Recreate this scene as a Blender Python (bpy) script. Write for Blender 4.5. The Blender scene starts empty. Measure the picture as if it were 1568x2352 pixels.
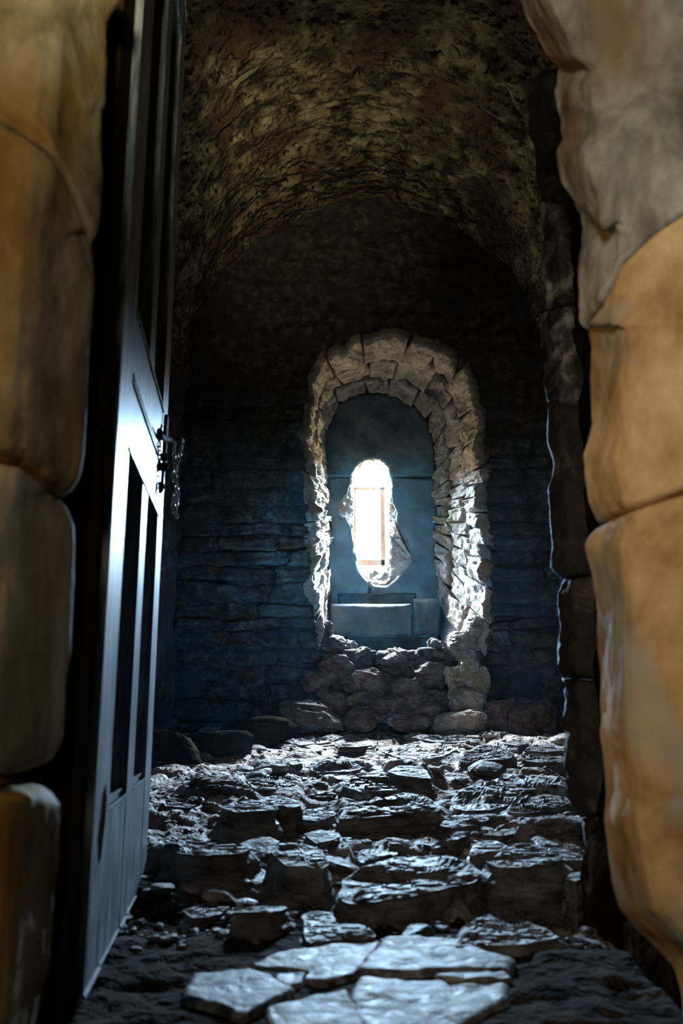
import bpy, bmesh, math, random
import numpy as np
from mathutils import Vector, Matrix

C = bpy.context.scene
COL = C.collection
random.seed(7)

# ------------------------------------------------------------------ camera
F_PX, W_PX, H_PX = 1920.0, 1568.0, 2352.0
PITCH = math.radians(12.5)
CAM_Z = 0.5
cam_d = bpy.data.cameras.new('camera')
cam_d.sensor_fit = 'VERTICAL'
cam_d.sensor_height = 36.0
cam_d.lens = F_PX / H_PX * 36.0
cam_d.clip_start = 0.02
cam_d.dof.use_dof = True
cam_d.dof.focus_distance = 5.6
cam_d.dof.aperture_fstop = 3.6
cam = bpy.data.objects.new('camera', cam_d)
COL.objects.link(cam)
cam.location = (0, 0, CAM_Z)
cam.rotation_euler = (math.pi / 2 + PITCH, 0, 0)
C.camera = cam

# ------------------------------------------------------------------ world, light, exposure
SKY_STRENGTH = 1400.0
world = bpy.data.worlds.new('sky')
C.world = world
world.use_nodes = True
wn, wl = world.node_tree.nodes, world.node_tree.links
wn.clear()
w_out = wn.new('ShaderNodeOutputWorld')
w_bg = wn.new('ShaderNodeBackground')
w_tc = wn.new('ShaderNodeTexCoord')
w_sep = wn.new('ShaderNodeSeparateXYZ')
w_ramp = wn.new('ShaderNodeValToRGB')
w_map = wn.new('ShaderNodeMapRange')
wl.new(w_tc.outputs['Generated'], w_sep.inputs[0])
w_map.inputs['From Min'].default_value = -1.0
w_map.inputs['From Max'].default_value = 1.0
wl.new(w_sep.outputs['Z'], w_map.inputs['Value'])
wl.new(w_map.outputs[0], w_ramp.inputs[0])
cr = w_ramp.color_ramp
cr.elements[0].position = 0.0
cr.elements[0].color = (0.020, 0.016, 0.009, 1)        # ground outside
cr.elements[1].position = 1.0
cr.elements[1].color = (0.90, 0.98, 1.0, 1)
# wooded slope outside up to about ten degrees, then an overcast sky that brightens towards the zenith
for pos, colr in ((0.600, (0.020, 0.016, 0.009, 1)), (0.612, (0.27, 0.43, 0.60, 1)), (0.75, (0.46, 0.64, 0.82, 1))):
    e = cr.elements.new(pos)
    e.color = colr
w_bg.inputs['Strength'].default_value = SKY_STRENGTH
wl.new(w_ramp.outputs[0], w_bg.inputs['Color'])
wl.new(w_bg.outputs[0], w_out.inputs['Surface'])


def area(name, loc, target, size, power, color):
    l = bpy.data.lights.new(name, 'AREA')
    l.shape = 'RECTANGLE'
    l.size, l.size_y = size
    l.energy = power
    l.color = color
    o = bpy.data.objects.new(name, l)
    COL.objects.link(o)
    o.location = loc
    d = Vector(target) - Vector(loc)
    o.rotation_euler = d.to_track_quat('-Z', 'Y').to_euler()
    return o


# unseen lights added in the passage behind the camera to brighten the doorway stones
fill_warm = area('fill_warm', (-1.60, 0.15, 1.20), (-0.60, 1.15, 0.95), (0.4, 0.5), 2.7, (1.0, 0.56, 0.07))
fill_warm.data.spread = math.radians(100)
fill_pale = area('fill_pale', (-0.30, -0.90, 1.30), (0.82, 1.3, 1.12), (0.24, 0.7), 5.4, (1.0, 0.90, 0.74))
fill_pale.data.spread = math.radians(78)
fill_vault = area('fill_vault', (0.03, -2.0, 0.35), (-0.50, 4.2, 3.85), (0.4, 0.4), 5.2, (1.0, 0.90, 0.58))  # added light, aimed through the doorway only to brighten the vault
fill_vault.data.spread = math.radians(25)

C.view_settings.view_transform = 'Standard'
C.view_settings.look = 'None'
C.view_settings.exposure = 0.0
C.view_settings.gamma = 1.0
C.view_settings.use_curve_mapping = False
C.cycles.use_denoising = True
C.cycles.denoiser = 'OPENIMAGEDENOISE'
C.cycles.max_bounces = 8
C.cycles.sample_clamp_indirect = 6.0
C.cycles.volume_bounces = 0


# ------------------------------------------------------------------ picture geometry
def ray(px, py):
    """(X/Y, Z/Y) of the ray through a pixel of the photograph, camera at the origin looking along +Y."""
    cx = (np.asarray(px, float) - W_PX / 2) / F_PX
    cy = (H_PX / 2 - np.asarray(py, float)) / F_PX
    Y = math.cos(PITCH) - cy * math.sin(PITCH)
    Z = math.sin(PITCH) + cy * math.cos(PITCH)
    return cx / Y, Z / Y


def P(px, py, Y):
    u, r = ray(px, py)
    Y = np.asarray(Y, float) + 0 * u
    return np.stack([u * Y, Y, CAM_Z + r * Y], -1)


def floor_z(X, Y):
    t = np.clip((np.asarray(Y, float) - 2.1) / 3.9, 0, 1)
    return 0.265 * t


def PF(px, py):
    u, r = ray(px, py)
    lo, hi = 0.3, 6.4
    for _ in range(40):
        m = (lo + hi) / 2
        if CAM_Z + r * m > floor_z(0, m):
            lo = m
        else:
            hi = m
    return np.array([u * lo, lo, float(floor_z(0, lo))])


# ------------------------------------------------------------------ noise
def _hash(ix, iy, iz, seed):
    with np.errstate(over='ignore'):
        h = (ix.astype(np.uint32) * np.uint32(374761393) + iy.astype(np.uint32) * np.uint32(668265263)
             + iz.astype(np.uint32) * np.uint32(2246822519) + np.uint32((seed * 3266489917) & 0xffffffff))
        h = (h ^ (h >> np.uint32(13))) * np.uint32(1274126177)
        h = (h ^ (h >> np.uint32(16))) * np.uint32(2654435761)
        h = h ^ (h >> np.uint32(15))
    return h.astype(np.float64) / 4294967295.0


def vnoise(p, seed=0):
    p = np.asarray(p, float)
    i = np.floor(p).astype(np.int64)
    f = p - i
    f = f * f * f * (f * (f * 6 - 15) + 10)
    r = 0
    for dx in (0, 1):
        for dy in (0, 1):
            for dz in (0, 1):
                w = (f[..., 0] if dx else 1 - f[..., 0]) * (f[..., 1] if dy else 1 - f[..., 1]) * (f[..., 2] if dz else 1 - f[..., 2])
                r = r + w * _hash(i[..., 0] + dx, i[..., 1] + dy, i[..., 2] + dz, seed)
    return r * 2 - 1


def fbm(p, scale=1.0, octv=4, seed=0, gain=0.5):
    p = np.asarray(p, float) * np.asarray(scale, float)
    a, s, t = 1.0, 0, 0
    for k in range(octv):
        s = s + a * vnoise(p, seed + 17 * k)
        t += a
        a *= gain
        p = p * 2.03 + 11.7
    return s / t * 1.5


def voro(p, scale, seed=0):
    p = np.asarray(p, float) * np.asarray(scale, float)
    i = np.floor(p).astype(np.int64)
    f1 = np.full(p.shape[:-1], 9.0)
    f2 = f1.copy()
    cid = np.zeros(p.shape[:-1])
    for dx in (-1, 0, 1):
        for dy in (-1, 0, 1):
            for dz in (-1, 0, 1):
                c = i + np.array([dx, dy, dz])
                q = np.stack([_hash(c[..., 0], c[..., 1], c[..., 2], seed + k) for k in (1, 2, 3)], -1)
                d = np.linalg.norm(c + q - p, axis=-1)
                h = _hash(c[..., 0], c[..., 1], c[..., 2], seed + 9)
                closer = d < f1
                f2 = np.where(closer, f1, np.minimum(f2, d))
                cid = np.where(closer, h, cid)
                f1 = np.where(closer, d, f1)
    return f1, f2 - f1, cid


def sstep(a, b, x):
    t = np.clip((x - a) / (b - a), 0, 1)
    return t * t * (3 - 2 * t)


# ------------------------------------------------------------------ objects
def tag(o, label=None, cat=None, group=None, kind=None):
    for k, v in (('label', label), ('category', cat), ('group', group), ('kind', kind)):
        if v:
            o[k] = v
    return o


def world_loc(o):
    v = Vector((0, 0, 0))
    while o is not None:
        v += o.location
        o = o.parent
    return v


def link_mesh(name, verts, faces, mat, parent=None, smooth=True, origin=None, fix=True):
    verts = np.asarray(verts, float)
    if origin is not None:
        verts = verts - np.asarray(origin)
    me = bpy.data.meshes.new(name)
    me.from_pydata(verts.tolist(), [], faces)
    if fix:
        bm = bmesh.new()
        bm.from_mesh(me)
        bmesh.ops.recalc_face_normals(bm, faces=bm.faces)
        bm.to_mesh(me)
        bm.free()
    if smooth:
        me.polygons.foreach_set('use_smooth', [True] * len(me.polygons))
    me.materials.append(mat)
    o = bpy.data.objects.new(name, me)
    COL.objects.link(o)
    if parent is not None:
        o.parent = parent
        if origin is not None:
            o.location = Vector(origin) - world_loc(parent)
        else:
            o.location = -world_loc(parent)
    elif origin is not None:
        o.location = Vector(origin)
    return o


def empty(name, loc):
    o = bpy.data.objects.new(name, None)
    COL.objects.link(o)
    o.location = loc
    o.empty_display_size = 0.1
    return o


def grid_faces(nu, nv, wrap_u=False, off=0):
    f = []
    for i in range(nu if wrap_u else nu - 1):
        for j in range(nv - 1):
            a = off + i * nv + j
            b = off + ((i + 1) % nu) * nv + j
            f.append((a, b, b + 1, a + 1))
    return f


def patch_stone(name, fn, nu, nv, inward, thick, mat, parent, edge=0.012, edge_w=0.10, rough=0.006, rscale=9.0,
                seed=0, smooth=True, edges=(1, 1, 1, 1), strata=0.0, sharp_u=None):
    """A closed stone whose face is the surface fn(U, V); rounded back along inward at its joints."""
    U, V = np.meshgrid(np.linspace(0, 1, nu), np.linspace(0, 1, nv), indexing='ij')
    pts = fn(U, V)
    inw = inward(U, V) if callable(inward) else np.broadcast_to(np.asarray(inward, float), pts.shape)
    d = np.zeros(U.shape)
    ew = edge_w * (1 + 0.5 * fbm(pts, 7.0, 2, seed + 5))
    for on, t in zip(edges, (U, 1 - U, V, 1 - V)):
        if on:
            d = np.maximum(d, 1 - np.sqrt(np.clip(1 - (1 - np.clip(t / ew, 0, 1)) ** 2, 0, 1)))
    n = fbm(pts, rscale, 5, seed) * rough
    if strata:
        n = n + strata * fbm(pts, (5, 5, 26), 3, seed + 3)
    pts = pts + inw * (d * edge - n)[..., None]
    verts = pts.reshape(-1, 3)
    faces = grid_faces(nu, nv)
    border = ([i * nv for i in range(nu)] + [(nu - 1) * nv + j for j in range(1, nv)]
              + [i * nv + nv - 1 for i in range(nu - 2, -1, -1)] + [j for j in range(nv - 2, 0, -1)])
    iw = inw.reshape(-1, 3)
    back = verts[border] + iw[border] * thick
    base = len(verts)
    verts = np.concatenate([verts, back])
    m = len(border)
    for k in range(m):
        faces.append((border[k], border[(k + 1) % m], base + (k + 1) % m, base + k))
    faces.append(tuple(base + k for k in range(m)))
    o = link_mesh(name, verts, faces, mat, parent, smooth)
    if sharp_u is not None:                                   # a hard arris along one row of the face
        i = int(round(sharp_u * (nu - 1)))
        at = o.data.attributes.new('sharp_edge', 'BOOLEAN', 'EDGE')
        lo, hi = i * nv, i * nv + nv
        for e in o.data.edges:
            if lo <= e.vertices[0] < hi and lo <= e.vertices[1] < hi:
                at.data[e.index].value = True
    return o


def box_verts(c, s, R=None):
    v = np.array([(x, y, z) for x in (-.5, .5) for y in (-.5, .5) for z in (-.5, .5)]) * np.asarray(s)
    if R is not None:
        v = v @ np.asarray(R).T
    return v + np.asarray(c)


BOX_F = [(0, 1, 3, 2), (4, 6, 7, 5), (0, 4, 5, 1), (2, 3, 7, 6), (0, 2, 6, 4), (1, 5, 7, 3)]


def prism(name, xy, z0, z1, mat, parent=None):
    n = len(xy)
    v = [(x, y, z0) for x, y in xy] + [(x, y, z1) for x, y in xy]
    f = [tuple(range(n - 1, -1, -1)), tuple(range(n, 2 * n))] + [(i, (i + 1) % n, n + (i + 1) % n, n + i) for i in range(n)]
    return link_mesh(name, v, f, mat, parent, smooth=False)


def blob(center, radii, seed, nu=30, nv=20, planes=13, rough=0.05, tilt=None, rscale=2.5, strata=0.0):
    """Verts and faces of a faceted rock: a soft convex polytope with broken relief."""
    rs = np.random.RandomState(seed)
    nn = rs.normal(size=(planes, 3))
    nn[0] = (0, 0, 1)
    nn[0] += rs.normal(size=3) * 0.12
    nn /= np.linalg.norm(nn, axis=1)[:, None]
    dd = rs.uniform(0.72, 1.0, planes)
    th = np.linspace(0, 2 * math.pi, nu, endpoint=False)
    ph = np.linspace(0, math.pi, nv)[1:-1]
    T, Ph = np.meshgrid(th, ph, indexing='ij')
    d = np.stack([np.sin(Ph) * np.cos(T), np.sin(Ph) * np.sin(T), np.cos(Ph)], -1)
    d = np.concatenate([d.reshape(-1, 3), [[0, 0, 1], [0, 0, -1]]])
    dot = d @ nn.T
    k = np.where(dot > 0.05, dd / np.maximum(dot, 0.05), 9.0)
    k = np.minimum(k, 1.25)
    r = (np.sum(k ** -30.0, axis=1)) ** (-1 / 30.0)
    r = r + rough * fbm(d, rscale, 5, seed)
    if strata:
        r = r + strata * fbm(d, (2, 2, 14), 3, seed + 4)
    v = d * r[:, None] * np.asarray(radii)
    if tilt is not None:
        v = v @ np.asarray(Matrix.Rotation(tilt[2], 3, 'Z') @ Matrix.Rotation(tilt[1], 3, 'Y') @ Matrix.Rotation(tilt[0], 3, 'X')).T
    v = v + np.asarray(center)
    m = nv - 2
    f = grid_faces(nu, m, wrap_u=True)
    top, bot = nu * m, nu * m + 1
    for i in range(nu):
        f.append((top, i * m, ((i + 1) % nu) * m))
        f.append((bot, ((i + 1) % nu) * m + m - 1, i * m + m - 1))
    return v, f


# ------------------------------------------------------------------ materials
def material(name, stops, scale=4.0, detail=8.0, rough=(0.7, 0.9), bump=0.4, bump_scale=30.0, bump_dist=0.01, spec=0.4,
             stretch=(1, 1, 1), second=None, metallic=0.0, distort=0.3, pits=0.0, pit_scale=40.0):
    """Procedural surface: a noise ramp, an optional second colour in patches, roughness and relief from noise."""
    m = bpy.data.materials.new(name)
    m.use_nodes = True
    n, l = m.node_tree.nodes, m.node_tree.links
    b = n['Principled BSDF']
    tc = n.new('ShaderNodeTexCoord')
    geo = n.new('ShaderNodeNewGeometry')
    mp = n.new('ShaderNodeMapping')
    mp.inputs['Scale'].default_value = stretch
    l.new(geo.outputs['Position'], mp.inputs['Vector'])
    na = n.new('ShaderNodeTexNoise')
    na.inputs['Scale'].default_value = scale
    na.inputs['Detail'].default_value = detail
    na.inputs['Roughness'].default_value = 0.62
    na.inputs['Distortion'].default_value = distort
    l.new(mp.outputs[0], na.inputs['Vector'])
    rp = n.new('ShaderNodeValToRGB')
    e = rp.color_ramp.elements
    e[0].position, e[0].color = stops[0][0], (*stops[0][1], 1)
    e[1].position, e[1].color = stops[-1][0], (*stops[-1][1], 1)
    for pos, c in stops[1:-1]:
        k = e.new(pos)
        k.color = (*c, 1)
    l.new(na.outputs['Fac'], rp.inputs[0])
    col = rp.outputs['Color']
    if second:
        c2, sc2, lo, hi = second
        nb = n.new('ShaderNodeTexNoise')
        nb.inputs['Scale'].default_value = sc2
        nb.inputs['Detail'].default_value = 6
        nb.inputs['Distortion'].default_value = 0.6
        l.new(mp.outputs[0], nb.inputs['Vector'])
        mr = n.new('ShaderNodeMapRange')
        mr.inputs['From Min'].default_value, mr.inputs['From Max'].default_value = lo, hi
        l.new(nb.outputs['Fac'], mr.inputs['Value'])
        mx = n.new('ShaderNodeMix')
        mx.data_type = 'RGBA'
        l.new(mr.outputs[0], mx.inputs['Factor'])
        l.new(col, mx.inputs['A'])
        mx.inputs['B'].default_value = (*c2, 1)
        col = mx.outputs['Result']
    l.new(col, b.inputs['Base Color'])
    nr = n.new('ShaderNodeMapRange')
    nr.inputs['From Min'].default_value, nr.inputs['From Max'].default_value = 0.3, 0.7
    nr.inputs['To Min'].default_value, nr.inputs['To Max'].default_value = rough
    l.new(na.outputs['Fac'], nr.inputs['Value'])
    l.new(nr.outputs[0], b.inputs['Roughness'])
    b.inputs['Specular IOR Level'].default_value = spec
    b.inputs['Metallic'].default_value = metallic
    if bump:
        nc = n.new('ShaderNodeTexNoise')
        nc.inputs['Scale'].default_value = bump_scale * 0.6
        nc.inputs['Detail'].default_value = 3.5
        nc.inputs['Roughness'].default_value = 0.5
        l.new(mp.outputs[0], nc.inputs['Vector'])
        h = nc.outputs['Fac']
        if pits:
            vo = n.new('ShaderNodeTexVoronoi')
            vo.inputs['Scale'].default_value = pit_scale
            l.new(mp.outputs[0], vo.inputs['Vector'])
            pr = n.new('ShaderNodeMapRange')
            pr.inputs['From Min'].default_value, pr.inputs['From Max'].default_value = 0.1, 0.45
            pr.inputs['To Min'].default_value, pr.inputs['To Max'].default_value = -pits, 0.0
            l.new(vo.outputs['Distance'], pr.inputs['Value'])
            ad = n.new('ShaderNodeMath')
            ad.operation = 'ADD'
            l.new(h, ad.inputs[0])
            l.new(pr.outputs[0], ad.inputs[1])
            h = ad.outputs[0]
        bp = n.new('ShaderNodeBump')
        bp.inputs['Strength'].default_value = bump
        bp.inputs['Distance'].default_value = bump_dist
        l.new(h, bp.inputs['Height'])
        l.new(bp.outputs[0], b.inputs['Normal'])
    return m


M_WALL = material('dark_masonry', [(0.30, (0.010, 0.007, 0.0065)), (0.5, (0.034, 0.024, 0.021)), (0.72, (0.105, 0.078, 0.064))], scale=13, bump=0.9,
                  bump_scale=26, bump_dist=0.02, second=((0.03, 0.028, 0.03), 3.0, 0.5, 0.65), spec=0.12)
M_RUBBLE = material('broken_masonry', [(0.30, (0.030, 0.022, 0.019)), (0.5, (0.085, 0.063, 0.055)), (0.72, (0.20, 0.155, 0.135))], scale=8, bump=0.9,
                    bump_scale=30, bump_dist=0.025, spec=0.3)
M_SHADE = material('shade_dark_rock', [(0.3, (0.005, 0.004, 0.0035)), (0.5, (0.014, 0.010, 0.008)), (0.72, (0.045, 0.032, 0.022))], scale=6, bump=0.9,
                  bump_scale=24, bump_dist=0.02, spec=0.0, rough=(0.95, 1.0))  # near black that carries the shade of corner, hollows and reveal in its colour
M_VAULT = material('pitted_vault', [(0.40, (0.018, 0.013, 0.008)), (0.50, (0.12, 0.097, 0.050)), (0.66, (0.33, 0.28, 0.16))], scale=7, bump=1.0,
                   bump_scale=22, bump_dist=0.05, second=((0.075, 0.042, 0.024), 2.2, 0.46, 0.62), pits=0.8, pit_scale=16, spec=0.3)
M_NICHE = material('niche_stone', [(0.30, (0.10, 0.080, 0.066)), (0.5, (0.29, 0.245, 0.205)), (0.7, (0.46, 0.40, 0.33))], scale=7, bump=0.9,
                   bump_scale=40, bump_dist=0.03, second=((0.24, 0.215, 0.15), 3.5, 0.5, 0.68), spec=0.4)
M_PLATE = material('smooth_ashlar', [(0.34, (0.016, 0.020, 0.024)), (0.52, (0.042, 0.049, 0.055)), (0.70, (0.10, 0.10, 0.098))], scale=6, bump=0.4,
                   bump_scale=30, bump_dist=0.01, spec=0.3)
M_SLATE = material('floor_slate', [(0.3, (0.026, 0.022, 0.020)), (0.5, (0.080, 0.073, 0.070)), (0.72, (0.19, 0.18, 0.175))], scale=9, rough=(0.5, 0.8),
                   bump=0.8, bump_scale=44, bump_dist=0.018, spec=0.18, stretch=(1, 1, 2.4))
M_DIRT = material('floor_earth', [(0.32, (0.036, 0.026, 0.020)), (0.5, (0.19, 0.155, 0.138)), (0.68, (0.42, 0.37, 0.35))], scale=9, rough=(0.6, 0.9),
                  bump=1.0, bump_scale=46, bump_dist=0.03, spec=0.2)
M_EARTH_DARK = material('dark_earth', [(0.3, (0.006, 0.005, 0.0045)), (0.5, (0.018, 0.015, 0.013)), (0.72, (0.055, 0.047, 0.043))], scale=9, rough=(0.9, 1.0),
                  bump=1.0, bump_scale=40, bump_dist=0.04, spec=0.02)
M_FLAG = material('threshold_flag', [(0.38, (0.025, 0.025, 0.027)), (0.5, (0.10, 0.10, 0.105)), (0.62, (0.23, 0.235, 0.245))], scale=30, rough=(0.5, 0.8),
                  bump=0.7, bump_scale=50, bump_dist=0.012, spec=0.24)
M_LEFT = material('ochre_block', [(0.34, (0.11, 0.080, 0.045)), (0.5, (0.24, 0.19, 0.12)), (0.66, (0.38, 0.32, 0.23))], scale=7, bump=0.55,
                  bump_scale=24, bump_dist=0.016, second=((0.22, 0.135, 0.035), 2.6, 0.46, 0.6), spec=0.08, stretch=(1.5, 1.5, 0.7))
M_LEFT_GREY = material('grey_brown_block', [(0.34, (0.13, 0.11, 0.085)), (0.5, (0.28, 0.255, 0.21)), (0.66, (0.42, 0.385, 0.32))], scale=7, bump=0.55,
                       bump_scale=24, bump_dist=0.016, second=((0.19, 0.13, 0.06), 2.6, 0.5, 0.64), spec=0.08, stretch=(1.6, 1.6, 0.6))
M_RIGHT_GREY = material('grey_boulder_stone', [(0.34, (0.085, 0.080, 0.066)), (0.5, (0.24, 0.235, 0.205)), (0.66, (0.44, 0.43, 0.385))], scale=8, bump=0.6,
                        bump_scale=22, bump_dist=0.02, second=((0.22, 0.155, 0.095), 3.4, 0.5, 0.66), spec=0.08, stretch=(1.5, 1.5, 0.7))
M_RIGHT_TAN = material('tan_block_stone', [(0.34, (0.22, 0.125, 0.05)), (0.5, (0.46, 0.30, 0.145)), (0.66, (0.62, 0.45, 0.26))], scale=6.5, bump=0.55,
                       bump_scale=24, bump_dist=0.018, second=((0.33, 0.32, 0.28), 3.8, 0.52, 0.62), spec=0.08, stretch=(1.2, 1.2, 0.8))
M_MORTAR = material('dark_mortar', [(0.3, (0.03, 0.02, 0.012)), (0.7, (0.09, 0.06, 0.04))], scale=10, bump=0.6, bump_scale=40)
M_JAMB = material('inner_jamb_stone', [(0.3, (0.008, 0.006, 0.004)), (0.54, (0.022, 0.016, 0.012)), (0.75, (0.15, 0.125, 0.10))], scale=8, bump=0.9,
                  bump_scale=28, bump_dist=0.02, spec=0.4)
M_JAMB_LIT = material('lit_jamb_stone', [(0.40, (0.012, 0.010, 0.009)), (0.52, (0.06, 0.052, 0.045)), (0.66, (0.34, 0.31, 0.27))], scale=11, bump=0.9,
                       bump_scale=28, bump_dist=0.02, spec=0.3)  # lit copy of the jamb stone, the warm light put into its colour
M_DOOR = material('weathered_blue_paint', [(0.36, (0.035, 0.045, 0.055)), (0.5, (0.11, 0.135, 0.16)), (0.64, (0.25, 0.28, 0.30))], scale=9, rough=(0.34, 0.48),
                  bump=0.3, bump_scale=22, bump_dist=0.004, spec=0.35, stretch=(6, 6, 0.7))
M_DOORDARK = material('dark_brown_wood', [(0.3, (0.012, 0.008, 0.006)), (0.7, (0.035, 0.022, 0.015))], scale=7, rough=(0.7, 0.9), bump=0.3, bump_scale=22,
                      bump_dist=0.004, spec=0.04, stretch=(6, 6, 0.7))
M_IRON = material('black_iron', [(0.3, (0.004, 0.004, 0.004)), (0.7, (0.014, 0.012, 0.011))], scale=40, rough=(0.7, 0.9), bump=0.4, bump_scale=120,
                  bump_dist=0.002, spec=0.08)
M_CHAIN = material('worn_iron_chain', [(0.3, (0.22, 0.21, 0.20)), (0.7, (0.48, 0.46, 0.44))], scale=60, rough=(0.22, 0.4), bump=0.2, bump_scale=140,
                   bump_dist=0.001, metallic=0.9, spec=0.5)
M_FRAME = material('pale_window_wood', [(0.3, (0.26, 0.13, 0.06)), (0.7, (0.50, 0.30, 0.16))], scale=9, bump=0.3, bump_scale=50, bump_dist=0.003,
                   stretch=(5, 5, 1))
M_LEAF = material('orange_leaf', [(0.3, (0.45, 0.18, 0.03)), (0.7, (0.7, 0.32, 0.05))], scale=30, bump=0.0)

M_GLASS = bpy.data.materials.new('thin_window_glass')
M_GLASS.use_nodes = True
gn, gl = M_GLASS.node_tree.nodes, M_GLASS.node_tree.links
gn.remove(gn['Principled BSDF'])
g_t, g_g, g_m = gn.new('ShaderNodeBsdfTransparent'), gn.new('ShaderNodeBsdfGlossy'), gn.new('ShaderNodeMixShader')
g_t.inputs['Color'].default_value = (0.93, 0.96, 0.97, 1)
g_g.inputs['Roughness'].default_value = 0.05
g_m.inputs[0].default_value = 0.06
gl.new(g_t.outputs[0], g_m.inputs[1])
gl.new(g_g.outputs[0], g_m.inputs[2])
gl.new(g_m.outputs[0], gn['Material Output'].inputs['Surface'])

M_HAZE = bpy.data.materials.new('blue_haze')
M_HAZE.use_nodes = True
hn, hl = M_HAZE.node_tree.nodes, M_HAZE.node_tree.links
hn.remove(hn['Principled BSDF'])
h_s = hn.new('ShaderNodeVolumeScatter')
h_s.inputs['Color'].default_value = (0.22, 0.63, 0.92, 1)
h_s.inputs['Density'].default_value = 0.0021
h_s.inputs['Anisotropy'].default_value = 0.72
hl.new(h_s.outputs[0], hn['Material Output'].inputs['Volume'])

# ------------------------------------------------------------------ outlines (pixels of the photograph)
CX, CY = 860.0, 1190.0
NPHI = 360
PHI = np.linspace(0, 2 * math.pi, NPHI, endpoint=False)


def radial(poly, phi, c=(CX, CY)):
    """Distance from c to the outline along each angle (0 = right, pi/2 = up)."""
    poly = np.asarray(poly, float) - np.asarray(c)
    out = np.zeros(np.shape(phi))
    dx, dy = np.cos(phi), -np.sin(phi)
    for k in range(len(poly)):
        a, b = poly[k], poly[(k + 1) % len(poly)]
        e = b - a
        den = dx * e[1] - dy * e[0]
        den = np.where(np.abs(den) < 1e-9, 1e-9, den)
        t = (a[0] * e[1] - a[1] * e[0]) / den
        s = (a[0] * dy - a[1] * dx) / den
        ok = (t > 0) & (s >= -1e-6) & (s <= 1 + 1e-6)
        out = np.where(ok, np.maximum(out, t), out)
    return out


NICHE_OUT = [(738, 1492), (730, 1420), (722, 1300), (714, 1150), (708, 1020), (712, 930), (716, 880), (738, 838), (775, 806), (825, 783), (880, 772), (945, 772),
             (1000, 792), (1040, 815), (1066, 845), (1088, 895), (1098, 960), (1102, 1040), (1110, 1150), (1113, 1300), (1113, 1400),
             (1095, 1490), (1040, 1500), (930, 1512), (820, 1500)]
NICHE_IN = [(757, 1500), (754, 1250), (750, 1080), (749, 985), (757, 950), (785, 922), (825, 908), (868, 904), (910, 912), (950, 934), (978, 965), (993, 1010),
            (999, 1100), (1003, 1250), (1006, 1500), (900, 1512), (820, 1512)]
HOLE_F = [(806, 1098), (814, 1074), (836, 1057), (862, 1053), (880, 1060), (893, 1078), (898, 1104), (899, 1150), (912, 1176), (907, 1196), (916, 1230), (934, 1262),
          (950, 1284), (936, 1306), (912, 1326), (886, 1346), (862, 1344), (838, 1330), (822, 1304), (812, 1262), (806, 1205), (794, 1188), (776, 1180),
          (783, 1152), (800, 1130)]
HOLE_B = [(813, 1104), (819, 1080), (840, 1061), (862, 1058), (878, 1064), (889, 1082), (893, 1110), (893, 1200), (892, 1290), (884, 1308), (850, 1312), (824, 1304),
          (816, 1280), (813, 1200)]
HOLE_O = [(765, 1090), (775, 1050), (815, 1018), (858, 1010), (905, 1018), (935, 1050), (945, 1095), (945, 1200), (942, 1330), (900, 1350), (815, 1350), (770, 1330),
          (765, 1200)]
R_NO, R_NI, R_HF, R_HB, R_HO = (radial(p, PHI) for p in (NICHE_OUT, NICHE_IN, HOLE_F, HOLE_B, HOLE_O))
Y_WALL, Y_PLATE, Y_HB, Y_OUT = 6.0, 6.6, 6.67, 6.80


def rad(R, phi):
    return np.interp(np.mod(phi, 2 * math.pi), np.append(PHI, 2 * math.pi), np.append(R, R[0]))


def loop3(R, Y, grow=0.0, phi=PHI):
    r = rad(R, phi) + grow
    return P(CX + r * np.cos(phi), CY - r * np.sin(phi), Y)


def rect_loop(x0, x1, z0, z1, Y):
    c = P(CX, CY, Y)
    t = np.full(NPHI, 99.0)
    dx, dz = np.cos(PHI), np.sin(PHI)
    for d, lo, hi in ((dx, x0 - c[0], x1 - c[0]), (dz, z0 - c[2], z1 - c[2])):
        with np.errstate(divide='ignore'):
            t = np.minimum(t, np.where(d > 1e-9, hi / np.where(d > 1e-9, d, 1), np.where(d < -1e-9, lo / np.where(d < -1e-9, d, -1), 99)))
    return np.stack([c[0] + t * dx, np.full(NPHI, Y), c[2] + t * dz], -1)


# ------------------------------------------------------------------ large structure
X_L, X_R, X_C, Z_SPR, RISE = -1.19, 1.57, 0.19, 2.8, 1.58

# back wall: one continuous sheet from its face through the niche and the slit to its outside
loops = []


def add_loft(A, B, n, noise_amp=0.0, last=False):
    for k in range(n + (1 if last else 0)):
        t = k / n
        L = A * (1 - t) + B * t
        if noise_amp:
            L = L + np.array([0, -1.0, 0]) * (fbm(L, 3.0, 5, 3) * noise_amp + fbm(L, (3, 3, 14), 3, 8) * noise_amp * 0.5)[:, None] * min(1, t * 12)
        loops.append(L)


L0 = rect_loop(-1.45, 1.85, -0.15, 4.75, Y_WALL)
L1 = loop3(R_NO, Y_WALL + 0.015, 4)
L2 = loop3(R_NI, Y_PLATE + 0.05, 8)
L3 = loop3(R_HF, Y_PLATE + 0.05, 4)
L4 = loop3(R_HB, Y_HB, 2)
L5 = loop3(R_HO, Y_OUT, 0)
L6 = rect_loop(-2.2, 2.6, -0.3, 5.2, Y_OUT)
add_loft(L1, L0, 90, 0.034)
face_loops = loops[::-1]
loops = []
add_loft(L1, L2, 10)
add_loft(L2, L3, 6)
add_loft(L3, L4, 6)
add_loft(L4, L5, 4)
add_loft(L5, L6, 2, last=True)
alll = [L0] + face_loops + loops[1:]
verts = np.concatenate(alll)
nl = len(alll)
faces = [(k * NPHI + i, k * NPHI + (i + 1) % NPHI, (k + 1) * NPHI + (i + 1) % NPHI, (k + 1) * NPHI + i) for k in range(nl - 1) for i in range(NPHI)]
wall_back = tag(link_mesh('wall_back', verts, faces, M_WALL, fix=False), kind='structure')


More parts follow.
